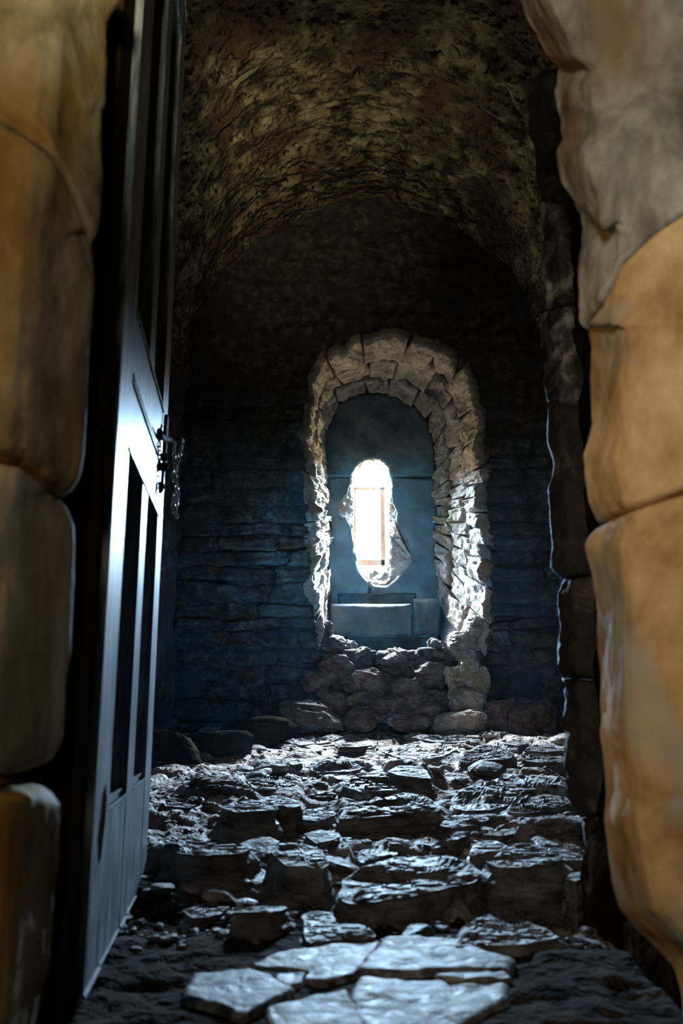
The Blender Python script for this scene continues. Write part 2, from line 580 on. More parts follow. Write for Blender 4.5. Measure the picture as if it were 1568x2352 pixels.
def sheet(name, fn, nu, nv, mat, amp, seed, normal):
    U, V = np.meshgrid(np.linspace(0, 1, nu), np.linspace(0, 1, nv), indexing='ij')
    p = fn(U, V)
    n = normal(U, V)
    p = p + n * amp(p)[..., None]
    return tag(link_mesh(name, p.reshape(-1, 3), grid_faces(nu, nv), mat, fix=False), kind='structure')


def vault_amp(p):
    th = np.arctan2(p[..., 2] - Z_SPR, p[..., 0] - X_C)
    q = np.stack([th * 1.45, p[..., 1], 0 * th + np.where(p[..., 2] < Z_SPR, p[..., 2], 0)], -1)
    q = q + 0.10 * np.stack([fbm(q, 4.0, 3, 41), fbm(q, 4.0, 3, 42), 0 * th], -1)
    n = 0.035 * fbm(q, 2.2, 5, 21) + 0.030 * fbm(q, (4, 11, 4), 5, 22)
    f1, fd, cid = voro(q, (7.0, 13.0, 7.0), 5)
    pit = sstep(0.62, 0.9, cid) * sstep(0.40, 0.10, f1)
    f1b, fdb, cidb = voro(q, (15, 27, 15), 6)
    pitb = sstep(0.5, 0.9, cidb) * sstep(0.45, 0.12, f1b)
    return n - 0.06 * pit - 0.028 * pitb


def vault_fn(U, V):
    th = math.pi * (1 - U)
    return np.stack([X_C + 1.39 * np.cos(th), 2.1 + 4.0 * V, Z_SPR + RISE * np.sin(th)], -1)


def vault_n(U, V):
    th = math.pi * (1 - U)
    return np.stack([-np.cos(th), 0 * th, -np.sin(th)], -1)


ceiling = sheet('ceiling', vault_fn, 330, 300, M_VAULT, vault_amp, 0, vault_n)
wall_left = sheet('wall_left', lambda U, V: np.stack([0 * U + X_L, 2.1 + 4.0 * V, -0.15 + (Z_SPR + 0.2) * U], -1), 90, 110, M_WALL,
                  lambda p: vault_amp(p) * 0.8, 0, lambda U, V: np.stack([1 + 0 * U, 0 * U, 0 * U], -1))
wall_right = sheet('wall_right', lambda U, V: np.stack([0 * U + X_R, 2.1 + 4.0 * V, -0.15 + (Z_SPR + 0.2) * U], -1), 60, 80, M_WALL,
                   lambda p: vault_amp(p) * 0.8, 0, lambda U, V: np.stack([-1 + 0 * U, 0 * U, 0 * U], -1))


# ---- outlines of the floor stones: top face, foot, depth in metres, label
ROCKS = [
    ([(420, 1806), (440, 1795), (480, 1787), (530, 1782), (556, 1788), (575, 1806), (590, 1826), (560, 1820), (500, 1814), (450, 1811)], 1842, .16, 'low humped rock by the left wall with a lit ridge along its top'),
    ([(505, 1854), (540, 1842), (600, 1838), (636, 1848), (641, 1860), (600, 1862), (545, 1866)], 1918, .24, 'square dark block on the left with a flat top, front rock of a pair'),
    ([(598, 1832), (640, 1826), (680, 1838), (692, 1850), (672, 1856), (640, 1850), (605, 1846)], 1896, .2, 'small block leaning behind the square dark block on the left'),
    ([(772, 1882), (790, 1862), (830, 1844), (880, 1834), (945, 1825), (975, 1830), (1012, 1850), (1010, 1864), (960, 1864), (920, 1872), (860, 1876), (815, 1878)], 1914, .34, 'long pale topped slab with a thick face in the middle of the floor'),
    ([(622, 1952), (640, 1936), (680, 1936), (720, 1945), (745, 1962), (757, 1984), (740, 1994), (700, 1988), (660, 1990), (635, 1972)], 2066, .26, 'tall wedge shaped boulder with a shining bluish top, left of the broad slab'),
    ([(700, 1917), (740, 1906), (780, 1914), (784, 1922), (760, 1930), (725, 1938)], 1976, .22, 'small dark stone tucked behind the wedge shaped boulder'),
    ([(775, 2052), (800, 2015), (850, 1990), (900, 1975), (950, 1970), (1040, 1970), (1075, 1980), (1104, 2008), (1085, 2024), (1020, 2042), (950, 2060), (880, 2066), (820, 2072), (790, 2068)], 2122, .42, 'broad flat slab with a flaky grey top, largest rock on the floor'),
    ([(812, 1972), (830, 1960), (870, 1953), (915, 1957), (905, 1966), (860, 1976), (830, 1982)], 1996, .18, 'small flat rock just behind the left end of the broad slab'),
    ([(985, 1946), (1010, 1930), (1050, 1912), (1078, 1910), (1070, 1920), (1030, 1936), (1000, 1948)], 1962, .2, 'narrow slanting splinter of slate behind the broad slab'),
    ([(1000, 1890), (1015, 1878), (1060, 1872), (1115, 1872), (1125, 1880), (1090, 1895), (1040, 1902), (1010, 1898)], 1914, .26, 'low rounded slab right of the long pale topped slab'),
    ([(1075, 1965), (1085, 1942), (1105, 1931), (1135, 1930), (1165, 1943), (1150, 1955), (1120, 1955), (1095, 1966)], 1986, .2, 'dark humped stone behind the right end of the broad slab'),
    ([(1105, 1917), (1150, 1908), (1185, 1906), (1192, 1913), (1150, 1920)], 1938, .16, 'thin dark stone between the humped stone and the low rounded slab'),
    ([(1112, 1978), (1150, 1957), (1175, 1940), (1215, 1937), (1262, 1950), (1296, 1972), (1260, 1988), (1200, 1992), (1140, 1992)], 2076, .3, 'big black sided boulder by the right jamb with a lit crest'),
    ([(1218, 1927), (1230, 1918), (1250, 1925), (1300, 1952), (1350, 1976), (1300, 1978), (1250, 1956)], 2006, .22, 'sloping ridge of rock leaning from the boulder onto the right jamb'),
    ([(1190, 1892), (1200, 1881), (1260, 1876), (1328, 1880), (1338, 1890), (1260, 1896)], 1940, .24, 'wide stone with a straight black face beside the right jamb'),
    ([(1160, 1864), (1170, 1852), (1205, 1848), (1220, 1830), (1250, 1824), (1300, 1830), (1312, 1842), (1270, 1856), (1220, 1866), (1180, 1868)], 1882, .34, 'smooth blue grey stone with a raised hump beside the right jamb'),
    ([(1200, 1724), (1220, 1712), (1260, 1709), (1300, 1716), (1300, 1724), (1250, 1727)], 1740, .3, 'flat stone at the foot of the back wall in the far right corner'),
    ([(1195, 1746), (1215, 1736), (1270, 1738), (1304, 1743), (1304, 1750), (1240, 1751)], 1781, .3, 'block with a rough face just in front of the far right corner stone'),
    ([(1050, 1748), (1065, 1728), (1105, 1716), (1150, 1718), (1180, 1733), (1165, 1745), (1110, 1745), (1075, 1750)], 1780, .36, 'rock with a broad brown face in front of the niche, to its right'),
    ([(1155, 1708), (1170, 1700), (1205, 1700), (1213, 1707), (1190, 1713)], 1730, .26, 'small stone between the brown faced rock and the back wall'),
    ([(775, 1714), (800, 1706), (850, 1704), (856, 1711), (820, 1716)], 1733, .26, 'thin dark slab on the bright floor right below the niche'),
    ([(888, 1772), (915, 1759), (960, 1758), (980, 1770), (990, 1788), (950, 1784), (910, 1780)], 1834, .34, 'upright dark stone behind the long pale topped slab'),
    ([(612, 1757), (640, 1746), (690, 1742), (697, 1753), (660, 1760)], 1779, .3, 'dark stone at the left edge of the bright floor'),
    ([(350, 1944), (390, 1916), (430, 1917), (480, 1940), (560, 1935), (588, 1948), (540, 1962), (470, 1966), (400, 1958)], 2030, .3, 'black sided rock beside the swung door, left of the wedge shaped boulder'),
    ([(540, 2094), (590, 2079), (640, 2075), (660, 2086), (620, 2096)], 2150, .18, 'small black block in the hollow in front of the door'),
    ([(693, 2104), (720, 2092), (760, 2095), (820, 2108), (862, 2150), (830, 2160), (760, 2160), (706, 2166)], 2174, .22, 'flat grey stone just behind the paved threshold, below the broad slab'),
    ([(918, 2152), (940, 2127), (970, 2119), (992, 2130), (965, 2142)], 2166, .14, 'small pointed stone at the back edge of the paved threshold'),
    ([(1045, 2172), (1060, 2132), (1090, 2107), (1130, 2096), (1200, 2110), (1260, 2135), (1285, 2152), (1200, 2168), (1130, 2168)], 2190, .3, 'low flaky outcrop of slate in front of the black sided boulder'),
    ([(1298, 2018), (1310, 2005), (1345, 2002), (1350, 2014), (1320, 2024)], 2102, .14, 'upright pale stone standing against the base of the right jamb'),
]
# flatter stones that are bedded in the earth belong to the floor
BEDDED = [
    ([(1030, 1846), (1060, 1812), (1110, 1787), (1160, 1778), (1240, 1785), (1300, 1790), (1306, 1816), (1220, 1822), (1190, 1842), (1130, 1860), (1060, 1864)], 1872, .75),
    ([(892, 1930), (920, 1938), (985, 1964), (960, 1972), (920, 1958), (890, 1941)], 1980, .2),
    ([(780, 1806), (830, 1786), (880, 1780), (920, 1795), (927, 1814), (880, 1816), (830, 1818)], 1836, .4),
    ([(1108, 2082), (1130, 2074), (1160, 2083), (1205, 2090), (1180, 2099), (1140, 2100)], 2110, .14),
    ([(870, 1722), (930, 1708), (1010, 1706), (1050, 1722), (1010, 1738), (920, 1742)], 1748, .7),
    ([(700, 1760), (760, 1742), (840, 1744), (860, 1758), (800, 1772), (730, 1774)], 1780, .5),
    ([(640, 1700), (720, 1690), (790, 1692), (760, 1704), (690, 1712)], 1716, .5),
    ([(920, 1690), (1010, 1686), (1090, 1692), (1100, 1706), (1000, 1704)], 1710, .5),
    ([(560, 1792), (620, 1782), (680, 1790), (700, 1806), (640, 1818), (590, 1812)], 1824, .4),
    ([(360, 1830), (420, 1822), (470, 1838), (440, 1856), (380, 1852)], 1864, .3),
    ([(700, 1862), (760, 1850), (770, 1872), (730, 1888), (690, 1882)], 1896, .25),
    ([(420, 2090), (480, 2070), (530, 2082), (500, 2104), (440, 2110)], 2118, .18),
]


def rock_plane(poly, base_y, D):
    """Front depth, front height and slope of a rock's top from its outline, its foot and its depth in metres."""
    poly = np.asarray(poly, float)
    pf = poly[np.argmax(poly[:, 1])]
    pk = poly[np.argmin(poly[:, 1])]
    Yf = PF(pf[0], max(base_y, pf[1] + 1))[1]
    zf = P(pf[0], pf[1], Yf)[2]
    zk = P(pk[0], pk[1], Yf + D)[2]
    return Yf, zf, (zk - zf) / D


BANKS = []                                                    # earth lies banked up behind each rock
for rk in [(q[0], q[1], q[2]) for q in ROCKS] + BEDDED:
    Yf_, zf_, m_ = rock_plane(*rk)
    xs_ = ray([q[0] for q in rk[0]], [q[1] for q in rk[0]])[0] * (Yf_ + rk[2] * 0.5)
    BANKS.append((xs_.min(), xs_.max(), Yf_, Yf_ + rk[2], zf_, zf_ + m_ * rk[2]))


def floor_bank(p):
    X, Y = p[..., 0], p[..., 1]
    base = floor_z(X, Y)
    up = np.zeros(X.shape)
    for x0, x1, yf, yb, zf, zk in BANKS:
        h = np.clip(zk - 0.012 - floor_z(0, yb), 0, 0.2)
        w = x1 - x0
        wx = sstep(x0 - 0.25 * w, x0 + 0.15 * w, X) * sstep(x1 + 0.25 * w, x1 - 0.15 * w, X)
        wy = sstep(yf + 0.2 * (yb - yf), yb - 0.01, Y) * sstep(yb + 0.42, yb + 0.04, Y)
        up = np.maximum(up, h * wx * wy)
    z = base + up
    for x0, x1, yf, yb, zf, zk in BANKS:                      # never above a rock, nor over its front face
        w = x1 - x0
        t = np.clip((Y - yf) / max(yb - yf, 0.01), 0, 1)
        cap = zf + (zk - zf) * t - 0.025
        foot = floor_z(0, yf) + 0.2 * max(zf - floor_z(0, yf), 0)
        cap = np.where(Y < yf + 0.02, foot, cap)
        inside = sstep(x0 - 0.10 * w, x0 + 0.02 * w, X) * sstep(x1 + 0.10 * w, x1 - 0.02 * w, X) * sstep(yf - 0.10, yf - 0.03, Y) * sstep(yb + 0.03, yb - 0.02, Y)
        z = np.where(z > cap, z * (1 - inside) + cap * inside, z)
    return z - base


# floor
def floor_relief(p):
    X, Y = p[..., 0], p[..., 1]
    inside = sstep(1.7, 2.4, Y)
    q = np.stack([X, Y, 0 * X], -1)
    f1, fd, cid = voro(q, (5.5, 4.0, 1.0), 31)
    plates = (cid - 0.4) * 0.050 * sstep(0.02, 0.12, fd)
    lay = fbm(q, (4.5, 11, 1), 5, 33)
    ter = np.round(lay * 5) / 5
    h = 0.024 * fbm(q, 2.0, 3, 32) + plates + 0.019 * (0.6 * ter + 0.4 * lay) + 0.010 * fbm(q, (18, 26, 1), 4, 34)
    out = 0.012 * fbm(q, 3, 4, 35) + 0.013 * fbm(q, (14, 20, 1), 4, 36) - 0.012
    out = out * (1 - 0.85 * np.exp(-((X - 0.02) / 0.26) ** 4))
    # a hollow along the left, in front of the swung door
    hol = -0.05 * np.exp(-(((X + 0.36) / 0.20) ** 2 + ((Y - 2.75) / 0.45) ** 2))
    h = h - 0.012
    flag = np.exp(-((X - 0.02) / 0.26) ** 4) * sstep(2.06, 1.98, Y)
    return (h * inside + out * (1 - inside)) * (1 - flag) - 0.003 * flag + hol + floor_bank(p) * inside


fy = np.concatenate([np.linspace(-2.6, 0.9, 12)[:-1], np.linspace(0.9, 6.35, 470)])
fx = np.concatenate([np.linspace(-3.0, -1.25, 6)[:-1], np.linspace(-1.25, 1.65, 300), np.linspace(1.65, 3.0, 6)[1:]])
GX, GY = np.meshgrid(fx, fy, indexing='ij')
fp = np.stack([GX, GY, floor_z(GX, GY)], -1)
fp[..., 2] += floor_relief(fp)
floor = tag(link_mesh('floor', fp.reshape(-1, 3), grid_faces(len(fx), len(fy)), M_DIRT, fix=False), kind='structure')

floor.data.materials.append(M_EARTH_DARK)  # darker earth for the near floor and the strip beside the door
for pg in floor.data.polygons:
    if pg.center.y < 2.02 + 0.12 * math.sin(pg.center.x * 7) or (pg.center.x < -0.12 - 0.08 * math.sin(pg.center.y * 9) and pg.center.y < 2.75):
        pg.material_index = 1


def floor_at(x, y):
    p = np.array([[x, y, 0.0]])
    return float(floor_z(x, y) + floor_relief(p)[0])


# doorway wall
wall_front = tag(prism('wall_front', [(0.68, 1.42), (0.76, 2.12), (3.0, 2.12), (3.0, 1.42)], -0.2, 4.9, M_MORTAR), kind='structure')
for nm, xy, z0, z1 in (('wall_front_core', [(-0.50, 1.42), (-3.0, 1.42), (-3.0, 2.12), (-0.66, 2.12)], -0.2, 4.9),
                       ('wall_front_lintel', [(-0.66, 1.42), (-0.66, 2.12), (0.78, 2.12), (0.78, 1.42)], 2.95, 4.9)):
    prism('core' if 'core' in nm else 'lintel', xy, z0, z1, M_MORTAR, wall_front)

# the passage the photograph is taken from
for nm, c, s in (('wall_passage_left', (-2.0, -0.6, 1.7), (0.2, 4.2, 3.8)), ('wall_passage_right', (2.0, -0.6, 1.7), (0.2, 4.2, 3.8)),
                 ('wall_passage_rear', (0, -2.6, 1.7), (4.2, 0.2, 3.8))):
    tag(link_mesh(nm, box_verts(c, s), BOX_F, M_MORTAR, smooth=False), kind='structure')
tag(link_mesh('ceiling_passage', box_verts((0, -0.6, 3.6), (4.2, 4.4, 0.2)), BOX_F, M_MORTAR, smooth=False), kind='structure')
tag(link_mesh('wall_roof_cover', box_verts((0.2, 4.3, 5.0), (6.2, 6.0, 0.2)), BOX_F, M_MORTAR, smooth=False), kind='structure').name = 'ceiling_cover'
tag(link_mesh('wall_outer_left', box_verts((-1.75, 4.3, 2.3), (0.2, 5.9, 5.4)), BOX_F, M_MORTAR, smooth=False), kind='structure')
tag(link_mesh('wall_outer_right', box_verts((2.15, 4.3, 2.3), (0.2, 5.9, 5.4)), BOX_F, M_MORTAR, smooth=False), kind='structure')

# ------------------------------------------------------------------ masonry of the back wall
NO3 = loop3(R_NO, Y_WALL)


def niche_edges(z):
    """Left and right X of the niche opening on the wall face at height z, or None."""
    xs = []
    for k in range(NPHI):
        a, b = NO3[k], NO3[(k + 1) % NPHI]
        if (a[2] - z) * (b[2] - z) < 0:
            t = (z - a[2]) / (b[2] - a[2])
            xs.append(a[0] + t * (b[0] - a[0]))
    return (min(xs), max(xs)) if len(xs) >= 2 else None


rs = random.Random(11)
z = 0.10
seed = 100
while z < 2.75:
    h = rs.uniform(0.085, 0.165)
    ed = niche_edges(z + h / 2)
    segs = [(X_L, X_R)] if ed is None else [(X_L, ed[0] - 0.012), (ed[1] + 0.012, X_R)]
    for x0, x1 in segs:
        x = x0
        while x < x1 - 0.04:
            w = min(rs.uniform(0.16, 0.46), x1 - x)
            if x1 - (x + w) < 0.10:
                w = x1 - x
            a, b = x + 0.006, x + w - 0.006
            zl, zh = z + 0.005 + rs.uniform(-.006, .006), z + h - 0.005 + rs.uniform(-.006, .006)
            pr = rs.uniform(0.012, 0.050) * (1.0 if z < 2.2 else 0.6)
            tl, tr = rs.uniform(-.012, .012), rs.uniform(-.012, .012)

            def fn(U, V, a=a, b=b, zl=zl, zh=zh, pr=pr, tl=tl, tr=tr):
                xx = a + (b - a) * U
                return np.stack([xx + 0.01 * np.sin(9 * V + a * 20), Y_WALL - pr + tl * (U - .5) + tr * (V - .5), zl + (zh - zl) * V + 0.012 * np.sin(7 * xx + zl * 30)], -1)
            seed += 1
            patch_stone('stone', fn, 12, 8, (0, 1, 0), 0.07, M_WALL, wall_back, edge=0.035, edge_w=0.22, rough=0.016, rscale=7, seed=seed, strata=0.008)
            x += w
    z += h

# niche: voussoirs and jamb stones, each running from the wall face back to the ashlar
rn = random.Random(23)
for row, (d0, d1) in enumerate(((0.0, 0.36), (0.37, 0.68), (0.69, 1.0))):
    cuts, a = [-54.0], -54.0
    while a < 246:
        ca = (8.5 if (a < 25 or a > 150) else 12.5) * rn.uniform(0.7, 1.35)
        a = 246.0 if a + ca > 241 else a + ca
        cuts.append(a)
    for k in range(len(cuts) - 1):
        a0, a1 = math.radians(cuts[k] + 0.15), math.radians(cuts[k + 1] - 0.15)
        b0, b1 = d0 + (rn.uniform(-.05, .05) if row else 0), d1 + (rn.uniform(-.05, .05) if row < 2 else 0)
        proud, slant = rn.uniform(0.0, 0.035), rn.uniform(-.05, .05)

        def fn(U, V, a0=a0, a1=a1, d0=b0, d1=b1, row=row, slant=slant):
            ph = a0 + (a1 - a0) * U + slant * (V - .5)
            d = d0 + (d1 - d0) * V
            jag = (13.0 * fbm(np.stack([ph * 8, 0 * ph, 0 * ph + 2.5], -1), 1.0, 5, 61) - 2) * sstep(0.45, 0.0, d)
            r = (rad(R_NO, ph) + jag) * (1 - d) + rad(R_NI, ph) * d
            return P(CX + r * np.cos(ph), CY - r * np.sin(ph), (Y_WALL - 0.035) * (1 - d) + (Y_PLATE + 0.03) * d)

        def inw(U, V, a0=a0, a1=a1):
            ph = a0 + (a1 - a0) * U
            return np.stack([np.cos(ph), 0.25 + 0 * ph, np.sin(ph)], -1)
        seed += 1
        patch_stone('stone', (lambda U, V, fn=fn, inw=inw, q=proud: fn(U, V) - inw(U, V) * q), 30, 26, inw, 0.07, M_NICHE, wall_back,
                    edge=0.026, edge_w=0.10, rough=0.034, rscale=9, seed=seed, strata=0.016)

# ashlar slab around the slit: five blocks
PC = (857, 1096)
R_HF2, R_NI2 = radial(HOLE_F, PHI, PC), radial(NICHE_IN, PHI, PC)
BLK = [(1.2, 178.8), (181.2, 267.5), (269, 358.8)]
for k, (d0, d1) in enumerate(BLK):
    a0, a1 = math.radians(d0), math.radians(d1)

    def fn(U, V, a0=a0, a1=a1, k=k):
        ph = a0 + (a1 - a0) * U
        r0, r1 = rad(R_HF2, ph), rad(R_NI2, ph) + 3
        jag = 2.2 * fbm(np.stack([ph * 26, 0 * ph, 0 * ph], -1), 1.0, 3, 71)
        r = (r0 + jag) * (1 - V) + r1 * V
        return P(PC[0] + r * np.cos(ph), PC[1] - r * np.sin(ph), Y_PLATE - 0.004 * k + 0 * ph)
    seed += 1
    patch_stone('ashlar', fn, 90, 24, (0, 1, 0), 0.04, M_PLATE, wall_back, edge=0.008, edge_w=0.02, rough=0.006, rscale=6, seed=seed)

# broken funnel between the ashlar face and the slit, in chunks
FUN = [(-48, -8), (-8, 40), (40, 140), (140, 178), (178, 215), (215, 252), (252, 285), (285, 312)]
for k, (d0, d1) in enumerate(FUN):
    a0, a1 = math.radians(d0), math.radians(d1)

    def fn(U, V, a0=a0, a1=a1):
        ph = a0 + (a1 - a0) * U
        r = rad(R_HF, ph) * (1 - V) + rad(R_HB, ph) * V
        return P(CX + r * np.cos(ph), CY - r * np.sin(ph), (Y_PLATE + 0.006) * (1 - V) + (Y_HB - 0.01) * V)

    def inw(U, V, a0=a0, a1=a1):
        ph = a0 + (a1 - a0) * U
        return np.stack([np.cos(ph), 0.3 + 0 * ph, np.sin(ph)], -1)
    seed += 1
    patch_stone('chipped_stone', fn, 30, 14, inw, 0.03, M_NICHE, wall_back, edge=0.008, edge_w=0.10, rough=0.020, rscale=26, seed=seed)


def block_px(name, x0, x1, y0, y1, Y, depth, mat, parent, sd, rough=0.008, edge=0.014):
    def fn(U, V):
        return P(x0 + (x1 - x0) * U, y1 + (y0 - y1) * V, Y)
    return patch_stone(name, fn, 26, 14, (0, 1, 0), depth, mat, parent, edge=edge, edge_w=0.10, rough=rough, rscale=7, seed=sd)


block_px('ledge_stone', 760, 945, 1386, 1462, 6.46, 0.2, M_PLATE, wall_back, 501, rough=0.022, edge=0.03)
block_px('ledge_stone', 950, 1010, 1374, 1456, 6.50, 0.2, M_PLATE, wall_back, 502, rough=0.026, edge=0.03)
block_px('stone', 752, 1012, 1464, 1530, 6.53, 0.1, M_SHADE, wall_back, 503, rough=0.02)  # dark block painting in the shade of the hollow under the ledge
block_px('stone', 775, 955, 1362, 1390, 6.575, 0.05, M_SHADE, wall_back, 504, rough=0.008)  # dark strip painting in the shadow gap above the ledge


def rubble(px, py, w, h, Y, sd, mat, parent, name='stone', dep=None, tilt=None, rough=0.13, strata=0.06):
    c = P(px, py, Y)
    s = Y / F_PX * 1.02
    r = (w * s / 1.9, dep or (w + h) * s / 5, h * s / 1.8)
    v, f = blob(c, r, sd, 44, 30, 10, rough, tilt, 3.5, strata)
    return link_mesh(name, v, f, mat, parent, smooth=False)


# broken masonry below the niche
RUB = [(752, 1478, 70, 40, 6.02), (790, 1490, 52, 44, 6.06), (832, 1512, 62, 52, 6.02), (770, 1528, 78, 62, 5.97), (850, 1565, 92, 50, 5.95), (838, 1604, 84, 44, 5.92),
       (902, 1520, 66, 60, 5.99), (950, 1512, 72, 34, 6.03), (985, 1545, 90, 60, 5.98), (1010, 1500, 64, 52, 6.03), (1062, 1480, 60, 60, 6.02), (1078, 1530, 52, 70, 5.96),
       (1048, 1560, 60, 60, 5.96), (1095, 1560, 48, 60, 5.95), (930, 1580, 84, 52, 5.95), (905, 1625, 120, 56, 5.90), (988, 1612, 90, 64, 5.92), (1075, 1610, 82, 56, 5.92),
       (1064, 1660, 120, 50, 5.83), (722, 1570, 70, 50, 5.95), (760, 1612, 80, 60, 5.93), (820, 1652, 92, 50, 5.85), (712, 1650, 130, 84, 5.75), (948, 1660, 110, 40, 5.84),
       (1090, 1440, 44, 46, 6.02), (742, 1446, 40, 40, 6.03), (1150, 1650, 110, 80, 5.85), (1225, 1655, 110, 90, 5.82), (800, 1570, 60, 50, 5.95), (1020, 1660, 70, 40, 5.85)]
for k, (px, py, w, h, Y) in enumerate(RUB):
    rubble(px, py, w, h, Y - (0.03 if 1040 < px < 1115 else 0), 900 + k, M_NICHE if 1040 < px < 1115 else M_RUBBLE, wall_back, tilt=(0.1 * math.sin(k), 0.22 * math.sin(k * 2.3), 0.5 * math.sin(k * 1.7)))  # paler stones at the right paint in the light falling there

# ------------------------------------------------------------------ doorway stones in the foreground
JL_S = [(279, -20), (245, 44), (248, 102), (250, 143), (243, 252), (235, 265), (233, 323), (236, 391), (231, 476), (223, 544), (206, 566), (206, 580), (213, 629), (213, 680), (208, 799),
        (206, 819), (201, 938), (196, 1040), (187, 1091), (173, 1128), (148, 1143), (160, 1173), (173, 1203), (175, 1261), (170, 1380), (167, 1500), (157, 1565), (150, 1642),
        (142, 1696), (119, 1749), (80, 1775), (80, 1800), (115, 1822), (132, 1849), (130, 1891), (123, 1987), (117, 2140), (111, 2217), (92, 2294), (80, 2352), (60, 2450)]
JL_C = [(150, -20), (138, 150), (131, 260), (118, 400), (105, 480), (95, 600), (85, 750), (72, 950), (62, 1045), (52, 1100), (45, 1170), (35, 1300), (24, 1500), (8, 1700), (6, 1800), (55, 1830),
        (50, 1900), (40, 2050), (25, 2200), (10, 2352), (5, 2450)]
JR_S = [(1185, -30), (1198, 0), (1218, 41), (1240, 82), (1255, 119), (1281, 148), (1276, 163), (1272, 204), (1279, 248), (1296, 289), (1306, 337), (1291, 360), (1288, 391), (1296, 432),
        (1320, 469), (1340, 500), (1351, 544), (1345, 595), (1337, 646), (1328, 707), (1327, 745), (1345, 768), (1352, 800), (1354, 870), (1356, 972), (1334, 1044), (1335, 1091), (1345, 1152),
        (1366, 1200), (1366, 1212), (1347, 1251), (1354, 1312), (1359, 1380), (1361, 1500), (1367, 1572), (1369, 1681), (1385, 1782), (1389, 1815), (1387, 1880), (1400, 1971),
        (1411, 2043), (1425, 2094), (1461, 2134), (1512, 2180), (1548, 2217), (1568, 2286), (1580, 2400)]
JI_S = [(1205, 200), (1222, 330), (1230, 425), (1242, 503), (1247, 544), (1240, 646), (1249, 697), (1240, 761), (1252, 812), (1249, 921), (1255, 972), (1254, 1016), (1266, 1060), (1254, 1125),
        (1260, 1203), (1264, 1305), (1284, 1329), (1267, 1366), (1274, 1400), (1281, 1441), (1276, 1492), (1275, 1536), (1288, 1572), (1295, 1609), (1291, 1674), (1304, 1732),
        (1307, 1790), (1311, 1837), (1331, 1891), (1353, 1967), (1345, 2028), (1353, 2115), (1371, 2141), (1395, 2175), (1420, 2240), (1440, 2300)]


def curve_x(poly):
    a = np.asarray(poly, float)
    return lambda y: np.interp(y, a[:, 1], a[:, 0])


def jamb_stone(name, sil, us, top, bot, mat, parent, sd, nu=66, nv=70, edge=0.03, edge_w=0.06, rough=0.010, rscale=5, side=1, edges=(0, 0, 1, 1), thick=0.05):
    """us: (u, pixel offset from the outline or a curve, depth) stations from behind the outline to out of frame."""
    tu = np.array([s[0] for s in us])
    tx, ty, bx, by = (np.asarray(q, float) for q in (top[0], top[1], bot[0], bot[1]))

    def fn(U, V):
        yy = None
        X0 = np.zeros(U.shape)
        # first guess of x from the middle, then the joint heights at that x
        y = np.interp(1250 + 0 * U, [0, 1], [0, 0])
        ym = (top[1][0] + bot[1][0]) / 2
        x = np.zeros(U.shape)
        y = 0 * U + ym
        for _ in range(3):
            cols = np.stack([s[1](y) if callable(s[1]) else sil(y) + s[1] for s in us], -1)
            idx = np.clip(np.searchsorted(tu, U, side='right') - 1, 0, len(tu) - 2)
            f = (U - tu[idx]) / (tu[idx + 1] - tu[idx])
            f = np.clip(f, 0, 1)
            x = np.take_along_axis(cols, idx[..., None], -1)[..., 0] * (1 - f) + np.take_along_axis(cols, idx[..., None] + 1, -1)[..., 0] * f
            yt = np.interp(x, tx, ty)
            yb = np.interp(x, bx, by)
            y = yt * (1 - V) + yb * V
        dep = np.interp(U, tu, [s[2] for s in us])
        p = P(x, y, dep)
        p[..., 1] += 0.02 * fbm(p, 4.0, 3, sd + 40)
        return p

    def inw(U, V):
        k = sstep(0.0, 0.35, U)
        return np.stack([side * (1 - 0.3 * k), 0.5 + 0.5 * k, 0 * U], -1)
    return patch_stone(name, fn, nu, nv, inw, thick, mat, parent, edge=edge, edge_w=edge_w, rough=rough, rscale=rscale, seed=sd, edges=edges, sharp_u=[s[0] for s in us if s[1] == 0][0])


silL, corL, silR, silI = curve_x(JL_S), curve_x(JL_C), curve_x(JR_S), curve_x(JI_S)
USL = [(0.0, -90, 1.50), (0.185, -30, 1.30), (0.2, 0, 1.27), (0.26, -6, 1.261), (0.52, lambda y: corL(y) + 8, 1.176), (0.58, lambda y: corL(y) - 6, 1.169), (0.66, lambda y: corL(y) - 40, 1.158), (1.0, -420, 1.13)]
J1 = ([-300, 0, 60, 110, 150, 185, 215, 300], [150, 245, 283, 330, 400, 495, 566, 570])
J2 = ([-300, 0, 60, 100, 130, 160, 300], [1000, 1040, 1055, 1088, 1122, 1143, 1146])
J3 = ([-300, 0, 60, 119, 300], [1810, 1798, 1785, 1768, 1766])


def shift(j, d):
    return (j[0], [v + d for v in j[1]])


flat = lambda y: ([-400, 2200], [y, y])
for k, (t, b) in enumerate(((flat(-60), shift(J1, -7)), (shift(J1, 9), shift(J2, -9)), (shift(J2, 11), shift(J3, -13)), (shift(J3, 24), flat(2430)))):
    jamb_stone('stone', silL, USL, t, b, M_LEFT_GREY if k == 2 else M_LEFT, wall_front, 300 + k, side=-1, edge=0.02, edge_w=0.045)

